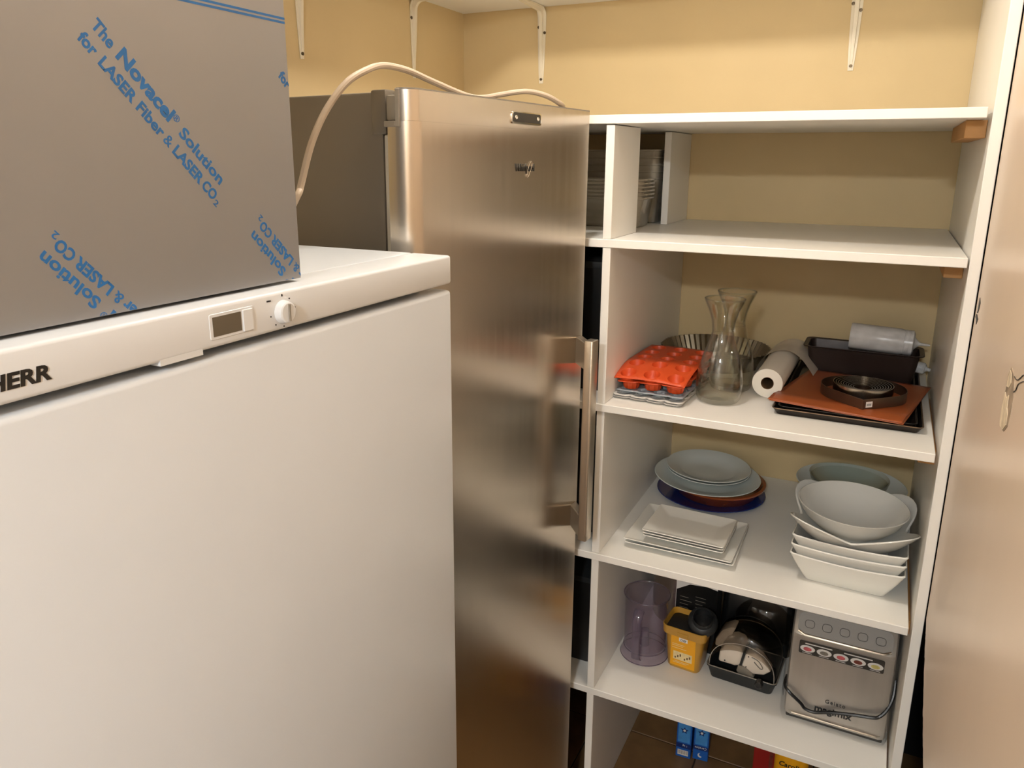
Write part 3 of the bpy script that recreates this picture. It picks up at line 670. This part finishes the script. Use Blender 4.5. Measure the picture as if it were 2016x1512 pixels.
# wavy four-cornered bowl
def wavy(loc, rz, label):
    n = 64
    def rim(a):
        k_ = abs(math.sin(2 * a))
        return .116 + .054 * k_ ** 1.7, .046 + .042 * k_ ** 1.5
    loops = []
    for tt, off in [(k / 10, 0) for k in range(1, 11)] + [(1.0, 1)] + [(k / 10, 2) for k in range(10, 0, -1)]:
        lp = []
        for k in range(n):
            a = 2 * PI * k / n; r, z = rim(a); rr = r * (.36 + .64 * tt)
            zz = z * tt ** 1.55
            if off == 1: rr -= .0018; zz += .0018
            if off == 2: rr -= .0042; zz = zz * .96 + .0045
            lp.append((rr * math.cos(a), rr * math.sin(a), zz))
        loops.append(lp)
    o = MB().rings(loops).build('wavy_bowl', m_porc, None, smooth=True, angle=60, loc=loc, rot=(0, 0, rz)); return tag(o, label, 'bowl')
wavy((1.336, -.505, ZD + .0780), .03, 'white wavy bowl with four raised corners under the round bowl')
o = MB().lathe([(.0005, .003), (.045, .003), (.048, .0), (.053, .0), (.056, .006), (.090, .028), (.110, .050), (.1215, .074), (.1225, .0755), (.1205, .0765), (.106, .050), (.086, .031), (.050, .0105), (.0005, .0085)], 64).build('round_bowl', m_porc, None, smooth=True, angle=50, loc=(1.331, -.492, ZD + .0960), rot=(.03, .015, 0))
tag(o, 'round white bowl on top of the stack of white bowls', 'bowl')
# glass bowls and the pale dish behind
def gbowl(label, r, h, loc, group='glass bowls behind the white bowls'):
    pf = [(.0005, 0), (r * .55, 0), (r * .66, .004), (r * .86, h * .45), (r * .97, h - .006), (r, h - .004), (r * 1.01, h), (r * .985, h + .001), (r * .95, h - .005), (r * .84, h * .46), (r * .64, .007), (.0005, .005)]
    o = MB().lathe(pf, 56).build('glass_bowl', m_glass2, None, smooth=True, angle=50, loc=loc); return tag(o, label, 'bowl', group)
gbowl('clear glass bowl at the bottom, under the pale dish', .135, .058, (1.318, -.165, ZD + .0003))
gbowl('clear glass bowl second from the bottom, under the pale dish', .135, .058, (1.318, -.165, ZD + .0125))
o = MB().lathe([(.0005, .0), (.062, .0), (.070, .004), (.120, .022), (.1420, .0400), (.1430, .0418), (.1410, .0428), (.117, .0262), (.066, .0082), (.0005, .0055)], 64).build('serving_dish', m_porc_b, None, smooth=True, angle=50, loc=(1.3180, -.158, ZD + .0480), rot=(0, 0, 0))
tag(o, 'pale round serving dish holding the small glass bowls', 'dish')
gbowl('small clear glass bowl lower one in the pale dish', .100, .040, (1.312, -.150, ZD + .0545))
gbowl('small clear glass bowl on top in the pale dish', .103, .040, (1.312, -.150, ZD + .0660))

# ================================================================== appliance shelf (ZE)
jg = thing('processor_bowl', 'clear lilac food processor bowl with a handle', 'processor bowl', (.847, -.488, ZE))
MB().lathe([(.0005, .004), (.050, .004), (.060, .0), (.0665, .001), (.0670, .006), (.0610, .014), (.0585, .020), (.0575, .030), (.0600, .182), (.0632, .184), (.0640, .190), (.0620, .1905), (.0585, .183), (.0560, .032), (.0005, .026)], 56).build('bowl', m_jug, jg, smooth=True, angle=50)
MB().tube([(.0632 * math.cos(a), .0632 * math.sin(a), .1885) for a in [2 * PI * k / 40 for k in range(41)]], .0011, 6, caps=False).build('rim', m_jug2, jg, smooth=True)
MB().tube([(.0668 * math.cos(a), .0668 * math.sin(a), .0035) for a in [2 * PI * k / 40 for k in range(41)]], .0011, 6, caps=False).build('base_ring', m_jug2, jg, smooth=True)
MB().tube([(.0585 * math.cos(a), .0585 * math.sin(a), .028) for a in [2 * PI * k / 40 for k in range(41)]], .0012, 6, caps=False).build('floor_ring', m_jug2, jg, smooth=True)
ha = -PI / 2 - .05
hx_, hy_ = math.cos(ha), math.sin(ha)
hl = []
for (d, z, wv, tk) in ((.059, .168, .013, .004), (.072, .160, .0125, .006), (.0795, .140, .0115, .006), (.0805, .10, .0105, .006), (.0795, .06, .0105, .006), (.078, .030, .011, .006), (.066, .018, .012, .006)):
    px_, py_ = hx_ * d, hy_ * d; sx_, sy_ = -hy_, hx_
    hl.append([(px_ + sx_ * wv * u + hx_ * tk * v, py_ + sy_ * wv * u + hy_ * tk * v, z + (.004 * v if d < .075 else 0)) for u, v in ((-1, -1), (-1, .4), (-.6, 1), (.6, 1), (1, .4), (1, -1))])
MB().rings(hl).build('handle', m_jug2, jg, smooth=True, angle=40)
MB().tube([(0, 0, .027), (0, 0, .075)], [.013, .011], 20).build('centre_tube', m_jug2, jg, smooth=True, angle=40)
# stainless pot with film behind
pt = thing('metal_pot', 'steel pot covered with crumpled plastic film behind the processor bowl', 'pot', (.905, -.235, ZE))
MB().lathe([(.0005, 0), (.095, 0), (.102, .006), (.104, .195), (.108, .198), (.108, .201), (.101, .199), (.099, .008), (.0005, .004)], 48).build('pot', m_ring, pt, smooth=True, angle=40)
def crum(u, v):
    a = 2 * PI * u; r = .104 * v + .0005
    return (r * math.cos(a), r * math.sin(a), .204 + .030 * (1 - v * v) + .008 * math.sin(9 * a + 5 * v) * v * (1.2 - v) + .006 * math.sin(23 * v + 4 * a) * (1 - v * .6))
MB().grid(crum, 60, 16).build('film_cover', m_wrap, pt, smooth=True, angle=25)
MB().lathe([(.0005, .196), (.098, .196), (.098, .200), (.0005, .206)], 40).build('lid', m_blackp, pt, smooth=True)
# printed carton
bx = thing('printed_carton', 'black and white printed carton behind the yellow tub', 'carton', (.968, -.392, ZE), -.06)
MB().box(-.058, .058, -.018, .040, 0, .232).build('carton', m_blackp, bx, bevel=.001, seg=1)
MB().prism([(-.058, .175), (-.020, .200), (.030, .206), (.058, .202), (.058, .232), (-.058, .232)], -.0186, -.0179, ax='y').build('white_print', m_label_w, bx)
MB().box(-.0586, -.0578, -.018, .040, .0, .232).build('white_flap', m_label_w, bx)
for k in range(3):
    MB().box(-.040 + .004 * k, .046 - .004 * k, -.0192, -.0185, .213 + .006 * k, .2142 + .006 * k).build('print_line', m_black, bx)
for k in range(7):
    MB().box(-.046, -.046 + random.uniform(.022, .034), -.0186, -.0179, .090 + .011 * k, .0912 + .011 * k).build('print_line', m_plast_grey, bx)
    MB().box(-.002, -.002 + random.uniform(.02, .036), -.0186, -.0179, .100 + .011 * k, .1012 + .011 * k).build('print_line', m_plast_grey, bx)
# yellow tub
tb = thing('yellow_tub', 'amber plastic tub with a yellow label', 'tub', (.966, -.478, ZE), -.08)
def tl(hx, hy, z, r=.016): return loop(rrect(-hx, hx, -hy, hy, r, 4), z)
MB().rings([tl(.0415, .0365, 0, .012), tl(.0450, .040, .004), tl(.0530, .0455, .104), tl(.0535, .0460, .1055), tl(.0595, .0510, .1060), tl(.0610, .0525, .130), tl(.0590, .0505, .1305), tl(.0520, .0445, .108), tl(.0435, .0385, .006)]).build('tub', m_amber, tb, smooth=True, angle=35)
def lab(u, v, off=.0009, x0=-.034, x1=.034, z0=.010, z1=.1025):
    z = z0 + (z1 - z0) * v; x = x0 + (x1 - x0) * u; y = -(.040 + (.0455 - .040) * (z - .004) / .1) - off
    return (x, y, z)
lbo = MB().grid(lambda u, v: lab(u, v), 4, 6).build('label', m_yellow, tb)
MB().grid(lambda u, v: lab(u, v, .0014, -.012, .012, .0900, .1015), 2, 2).build('badge', m_label_w, lbo)
MB().grid(lambda u, v: lab(u, v, .0014, -.026, .026, .030, .056), 3, 3).build('cream_panel', m_cream, lbo)
text('printed_text', 'CHEF', .0090, m_black, lbo, lab(.5, 0, .0018, -.0075 * 2 - .0012, .0, .0865, .09)[0:1] + (-.0473, .0925), (1, 0, 0), (0, 0, 1), bold=.006, width=.0165, depth=.0002)
for k, (a, b, z) in enumerate(((-.030, .004, .078), (-.030, .0, .073), (-.030, .010, .066), (-.026, .012, .020), (-.022, .018, .024))):
    MB().grid(lambda u, v: lab(u, v, .0014, a, b, z, z + .0016), 1, 1).build('print_line', m_cream, lbo)
for k in range(2):
    for q in range(3):
        x0 = -.022 + k * .026
        MB().grid(lambda u, v: lab(u, v, .0018, x0 + q * .007, x0 + q * .007 + .004, .034 + q * .004, .040 + q * .005), 1, 1).build('print_mark', m_card, lbo)
MB().rings([tl(.0530, .0455, .112), tl(.0545, .0465, .116)]).build('contents', m_blackp, tb)
MB().box(-.018, .014, -.0535, -.0515, .1085, .1200).build('lid_clip', m_amber, tb, bevel=.001, seg=1)
# black spout part on the tub
o = thing('black_spout', 'round black plastic spout part resting on the yellow tub', 'spout', (1.0045, -.494, ZE + .148), 0)
o.rotation_euler = (.62, .12, 0)
MB().lathe([(.0240, .030), (.0252, .032), (.0262, .030), (.0275, .014), (.0365, .010), (.0395, .004), (.0395, -.006), (.034, -.010), (.0225, -.010), (.0225, .004)], 40, close=True).build('collar', m_blackm, o, smooth=True, angle=40)
MB().lathe([(.0005, -.008), (.0226, -.008), (.0226, -.004), (.0005, -.001)], 32).build('inner_disc', m_blackp, o, smooth=True)
# slicer in its box
sl = thing('slicer', 'white drum grater in a black box under a clear domed lid', 'grater', (1.120, -.455, ZE), -.05)
def tl2(hx, hy, z, r=.012): return loop(rrect(-hx, hx, -hy, hy, r, 4), z)
MB().rings([tl2(.076, .056, 0), tl2(.080, .060, .003), tl2(.0895, .066, .036), tl2(.0915, .068, .0365), tl2(.0915, .068, .040), tl2(.0885, .065, .040), tl2(.078, .058, .005)]).build('base_box', m_blackm, sl, smooth=True, angle=35)
MB().tube([(a, b, .0405) for a, b in rrect(-.0905, .0905, -.067, .067, .012, 4) + [(.0905, .055)]], .0016, 6, caps=False).build('box_edge', m_plast_grey, sl, smooth=True)
def dome(u, v, hx=.0885, hy=.064, hz=.117, z0=.041):
    a = PI * u; b = (v - .5) * 2
    k = (1 - abs(b) ** 4) ** .5 if abs(b) < 1 else 0
    return (-hx * math.cos(a) * (.92 + .08 * k), hy * b, z0 + hz * math.sin(a) ** .8 * (.55 + .45 * k))
MB().grid(dome, 40, 20).build('lid', m_dome, sl, smooth=True, angle=60)
for v_ in (.02, .98):
    MB().tube([dome(k / 40, v_) for k in range(41)], .0012, 6).build('lid_edge', m_dome2, sl, smooth=True)
fs = [(-.062, .030), (-.060, .066), (-.046, .094), (-.022, .104), (.004, .100), (.012, .080), (.012, .040), (-.010, .030)]
MB().prism([(-.028 + .85 * (a + .02), .022 + b * .86) for a, b in fs], -.050, .020, ax='y').build('drum', m_white, sl, bevel=.006, seg=3)
MB().prism([(-.086, .058), (-.086, .080), (-.070, .112), (-.046, .128), (-.034, .128), (-.044, .100), (-.050, .060)], .0, .045, ax='y').build('back_plate', m_white, sl, bevel=.004, seg=2)
MB().prism([(-.004, .050), (.006, .096), (.030, .106), (.046, .098), (.074, .066), (.056, .048), (.030, .042)], -.052, -.020, ax='y').build('nose', m_white, sl, bevel=.005, seg=3)
MB().prism([(-.0095, .048), (.0, .100), (.006, .100), (-.0035, .048)], -.0535, .0, ax='y').build('band', m_blackp, sl)
MB().prism([(-.014, .040), (-.010, .058), (.006, .058), (.026, .046), (.034, .036), (.020, .022), (.0, .024)], -.0560, -.030, ax='y').build('crank', m_plast_grey, sl, bevel=.003)
MB().lathe([(0, 0), (.010, 0), (.010, .016), (.008, .018), (0, .018)], 24).xf(Matrix.Translation((.050, -.0665, .036)) @ Matrix.Rotation(PI / 2, 4, 'X')).build('knob', m_blackp, sl, smooth=True, angle=40)
MB().tube(spline([(.022, -.0535, .092), (.040, -.0535, .086), (.052, -.0535, .070), (.046, -.0535, .066), (.030, -.0535, .080)], 5), .0013, 6).build('grip_slot', m_plast_grey, sl)
for x, z in ((-.046, .058), (.010, .058), (.014, .090)):
    MB().lathe([(0, 0), (.0018, 0), (.0018, .001), (0, .001)], 10).xf(Matrix.Translation((x, -.0515, z)) @ Matrix.Rotation(PI / 2, 4, 'X')).build('rivet', m_black, sl)
# round black lid, and a made-up black appliance filling the dark area behind
o = MB().lathe([(.0005, .006), (.060, .004), (.080, 0), (.083, .002), (.080, .006), (.058, .010), (.0005, .013)], 48).build('pan_lid', m_blackm, None, smooth=True, angle=50, loc=(1.108, -.268, ZE + .1945), rot=(.03, .01, 0))
tag(o, 'round dull black lid lying behind the drum grater', 'lid')
ap = thing('dark_gap_filler', 'made-up black appliance filling the dark area at the back between the carton and the silver ice cream maker', 'appliance', (1.124, -.240, ZE))
MB().rings([tl2(.095, .100, 0, .02), tl2(.098, .103, .004, .02), tl2(.096, .100, .182, .02), tl2(.088, .092, .192, .02)]).build('housing', m_blackp, ap, smooth=True, angle=40)
MB().lathe([(.0005, .0), (.084, .0), (.084, .004), (.060, .030), (.03, .040), (.0005, .043)], 40).xf(Matrix.Translation((.02, -.092, .09)) @ Matrix.Rotation(PI / 2, 4, 'X')).build('glass_cover', m_dome, ap, smooth=True, angle=40)
# silver ice cream maker
MX0, MX1, MY = 1.234, 1.466, -.583
mc = thing('ice_cream_maker', 'silver ice cream maker still wrapped in clear film', 'appliance', ((MX0 + MX1) / 2, MY, ZE), .0)
hw = (MX1 - MX0) / 2
prof = [(.0, .014), (-.003, .030), (.004, .232), (.002, .240), (.030, .292), (.048, .300), (.270, .302), (.275, .02), (.27, .012)]
def mside(x): return [(x, y, z) for y, z in prof]
xs = [(-hw, .016), (-hw + .004, .006), (-hw + .016, .0), (hw - .016, .0), (hw - .004, .006), (hw, .016)]
loops = []
for x, ins in xs:
    loops.append([(x, y + (ins if y < .1 else -ins), z - (ins * .4 if z > .25 else 0)) for y, z in prof])
MB().rings(loops).build('housing', m_silver, mc, smooth=True, angle=35)
MB().box(-hw + .006, hw - .006, .008, .265, .0004, .0138).build('base', m_plast_dk, mc, bevel=.003)
MB().tube([(-hw + .004, .012, .026), (-hw + .02, -.0045, .024), (hw - .02, -.0045, .024), (hw - .004, .012, .026)], .0035, 8).build('chrome_strip', m_chrome, mc, smooth=True)
# sloped control plate; slope basis
s0 = Vector((0, .002, .240)); s1 = Vector((0, .030, .292)); sd = (s1 - s0).normalized(); sn = Vector((0, -sd.z, sd.y))
def slope(x, t_, o_=.0): p_ = s0 + sd * t_ + sn * o_; return (x, p_.y, p_.z)
pl = rrect(-hw + .012, hw - .012, .004, .056, .016, 5)
MB().rings([[slope(a, b, -.002) for a, b in pl], [slope(a, b, .003) for a, b in pl], [slope(a, b, .004) for a, b in pl]]).build('control_panel', m_silver2, mc, smooth=True, angle=35)
MB().tube([slope(-hw + .014, .010, .003), slope(-hw + .03, .0025, .004), slope(hw - .03, .0025, .004), slope(hw - .014, .010, .003)], .0034, 8).build('panel_edge', m_chrome, mc, smooth=True)
for k in range(5):
    cx = -.078 + k * .039; pl = rrect(cx - .0105, cx + .0105, .0205, .0385, .007, 5)
    bt = MB().rings([[slope(a, b, .0036) for a, b in pl], [slope(a, b, .0052) for a, b in pl]]).build('button', m_silver2, mc, smooth=True, angle=35)
    MB().tube([slope(a, b, .0053) for a, b in pl + pl[:1]], .0006, 6, caps=False).build('button_outline', m_plast_dk, bt)
# sticker strip with five pictures
fy = lambda z: -.003 + (.007) * (z - .030) / .202 - .0007
def front(x, z, o_=0): return (x, fy(z) - o_, z)
pl = rrect(-.096, .092, .192, .226, .004, 4)
skr = MB().rings([[front(a, b) for a, b in pl], [front(a, b, .0006) for a, b in pl]]).build('sticker', m_plast_dk, mc)
for k, mm in enumerate((m_pink, m_salt2, m_pink, m_choc, m_vanil)):
    cx = -.0765 + k * .0375
    e = [(cx + .0168 * math.cos(a), .2065 + .0088 * math.sin(a)) for a in [2 * PI * q / 24 for q in range(24)]]
    e2 = [(cx + .0095 * math.cos(a), .2055 + .0052 * math.sin(a)) for a in [2 * PI * q / 20 for q in range(20)]]
    pc = MB().rings([[front(a, b, .0005) for a, b in e], [front(a, b, .0010) for a, b in e]]).build('picture', m_label_w, skr)
    MB().rings([[front(a, b, .0009) for a, b in e2], [front(a, b, .0013) for a, b in e2]]).build('picture_fill', mm if k != 1 else m_plast_grey, pc)
    MB().rings([[front(a, b, .0005) for a, b in rrect(cx - .011, cx + .011, .1945, .1958, .0003, 1)], [front(a, b, .0009) for a, b in rrect(cx - .011, cx + .011, .1945, .1958, .0003, 1)]]).build('caption', m_label_w, skr)
for a, b in ((-.083, -.022), (.004, .066)):
    MB().rings([[front(u, v, .0005) for u, v in rrect(a, b, .2185, .2212, .0004, 1)], [front(u, v, .0009) for u, v in rrect(a, b, .2185, .2212, .0004, 1)]]).build('caption', m_label_w, skr)
text('brand_lettering', 'Gelato', .0150, m_black, mc, (-.024, fy(.076) - .0004, .0745), (1, 0, 0), (0, 0, 1), width=.045, spacing=1.25, bold=.004, depth=.0003)
text('brand_lettering', 'magimix', .0250, m_black, mc, (-.046, fy(.05) - .0004, .0470), (1, 0, 0), (0, 0, 1), width=.084, bold=.028, depth=.0003)
MB().tube(spline([(-hw - .001, .030, .100), (-hw - .003, .008, .088), (-hw + .008, -.0075, .082), (-.078, -.0095, .060), (-.066, -.0095, .048), (-.044, -.0100, .046), (-.010, -.0105, .058), (.040, -.0105, .070), (.082, -.0095, .077), (hw - .020, -.0085, .084), (hw - .006, .002, .100), (hw + .004, .020, .126), (hw + .005, .04, .16)], 8), .0042, 8).build('cord', m_blackp, mc, smooth=True)
random.seed(3)
ph = [random.uniform(0, 6) for _ in range(8)]
def wr_front(u, v):
    x = -hw - .010 + (2 * hw + .016) * u; z = .004 + .232 * v
    o_ = .0058 + .0018 * math.sin(14 * u + 3 * v + ph[0]) * math.sin(9 * v + ph[1]) + .0012 * math.sin(41 * u + 17 * v + ph[2])
    e = max(0, abs(u - .5) - .44) / .06
    return (x, fy(min(.232, max(.03, z))) - o_ + .040 * e * e, z + .003 * math.sin(19 * u + ph[3]) * (1 - v))
MB().grid(wr_front, 56, 40).build('film_wrap', m_wrap, mc, smooth=True, angle=30)

# ================================================================== things on the floor under the shelves
def salt(label, loc, rz, kind):
    t = thing('salt_carton', label, 'carton', loc, rz, 'blue cartons on the floor under the shelves')
    MB().box(-.0225, .0225, 0, .075, 0, .185).build('carton', m_salt, t, bevel=.001, seg=1)
    f = lambda n, m, x0, x1, z0, z1, o_=.0006: MB().box(x0, x1, -o_, .0, z0, z1).build(n, m, t)
    f('light_panel', m_salt2, -.018, .018, .055, .150)
    f('navy_band', m_salt3, -.0225, .0225, .036 if kind else .034, .050)
    star = [(.012 * (1 if k % 2 == 0 else .5) * math.cos(PI * k / 5 + .3), .098 + .012 * (1 if k % 2 == 0 else .5) * math.sin(PI * k / 5 + .3)) for k in range(10)]
    MB().prism(star, -.0011, -.0005, ax='y').build('star_print', m_salt3, t)
    MB().prism([(.004 * math.cos(a), .098 + .004 * math.sin(a)) for a in [2 * PI * k / 12 for k in range(12)]], -.0014, -.001, ax='y').build('star_centre', m_label_w, t)
    if kind == 0:
        f('barcode_panel', m_label_w, -.017, .015, .008, .026)
        for k in range(9): f('barcode_bar', m_plast_grey, -.0155 + k * .0034, -.0140 + k * .0034, .012, .025, .0010)
        text('printed_text', '1 kg', .009, m_label_w, t, (.012, -.0008, .046), (-1, 0, 0), (0, 0, -1), depth=.0002)
    else:
        text('printed_text', 'Cerebos', .011, m_label_w, t, (.018, -.0008, .0475), (-1, 0, 0), (0, 0, -1), depth=.0002, width=.035, shear=.2)
        mo = [(.008 * math.cos(a), .018 + .008 * math.sin(a)) for a in [PI * .6 + PI * k / 12 for k in range(13)]] + [(.003 + .0065 * math.cos(a), .0205 + .0065 * math.sin(a)) for a in [PI * 1.55 - PI * .85 * k / 12 for k in range(13)]]
        MB().prism(mo, -.0011, -.0005, ax='y').build('moon_print', m_label_w, t)
    return t
salt('blue salt carton with a barcode panel on the floor', (.9500, -.348, .0004), .06, 0)
salt('blue salt carton with a white crescent moon on the floor', (1.0000, -.336, .0004), .10, 1)
rb = thing('red_carton', 'red carton on the floor beside the yellow-labelled bottle', 'carton', (1.185, -.36, .0004), -.05)
MB().box(-.030, .030, 0, .12, 0, .24).build('carton', m_red, rb, bevel=.0015, seg=1)
MB().box(.014, .024, -.0006, 0, 0, .24).build('dark_stripe', m_choc, rb)
cb = thing('cleaner_bottle', 'yellow bottle with black lettering on the floor under the shelves', 'bottle', (1.262, -.455, .0004), .0)
ov = lambda r, z: [(r * 1.15 * math.cos(a), r * .8 * math.sin(a), z) for a in [2 * PI * k / 32 for k in range(32)]]
MB().rings([ov(.034, 0), ov(.037, .004), ov(.038, .235), ov(.034, .250), ov(.020, .262), ov(.014, .268)]).build('bottle', m_yellow, cb, smooth=True, angle=50)
MB().lathe([(.0005, .2682), (.017, .2682), (.017, .300), (.015, .303), (.0005, .303)], 24).build('cap', m_plast_grey, cb, smooth=True, angle=40)
text('brand_lettering', 'Carolin', .020, m_black, cb, (-.030, -.0312, .203), (1, 0, 0), (0, 0, 1), depth=.0002, bold=.02, width=.060, shear=.1)

# ================================================================== clear tubs in the narrow bay on the upper shelf
def tub(label, loc, rz, hx, hy, h, group):
    L = lambda d, z: loop(rrect(-hx + d, hx - d, -hy + d, hy - d, .018, 4), z)
    o = MB().rings([L(.016, 0), L(.014, .002), L(.004, h - .006), L(.003, h - .005), L(0, h - .004), L(0, h), L(.003, h), L(.0055, h - .006), L(.0155, .003)]).build('plastic_tub', m_tub, None, smooth=True, angle=40, loc=loc, rot=(0, 0, rz))
    return tag(o, label, 'tub', group)
num = ['lowest', 'second lowest', 'third lowest', 'fourth lowest', 'fifth lowest', 'topmost']
for k in range(6):
    tub(num[k] + ' clear plastic tub of the nested front pile in the narrow bay', (.632, -.330, ZB + .0003 + k * .0095), 0, .118, .070, .078, 'clear plastic tubs nested in the narrow upper bay')
for k in range(5):
    tub(num[k if k < 4 else 5] + ' clear plastic tub of the taller rear pile in the narrow bay', (.628, -.135, ZB + .0003 + k * .0190), 0, .115, .085, .126, 'clear plastic tubs nested at the back of the narrow upper bay')

# ================================================================== made-up black boxes added to darken the bays behind the fridge
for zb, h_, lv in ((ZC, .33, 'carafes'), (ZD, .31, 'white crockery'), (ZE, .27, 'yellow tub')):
    b = thing('dark_bay_filler', 'made-up black box darkening the bay behind the fridge handle, on the same level as the ' + lv, 'box', (.575, -.36, zb + .0003), 0, 'made-up black boxes darkening the bays behind the fridge')
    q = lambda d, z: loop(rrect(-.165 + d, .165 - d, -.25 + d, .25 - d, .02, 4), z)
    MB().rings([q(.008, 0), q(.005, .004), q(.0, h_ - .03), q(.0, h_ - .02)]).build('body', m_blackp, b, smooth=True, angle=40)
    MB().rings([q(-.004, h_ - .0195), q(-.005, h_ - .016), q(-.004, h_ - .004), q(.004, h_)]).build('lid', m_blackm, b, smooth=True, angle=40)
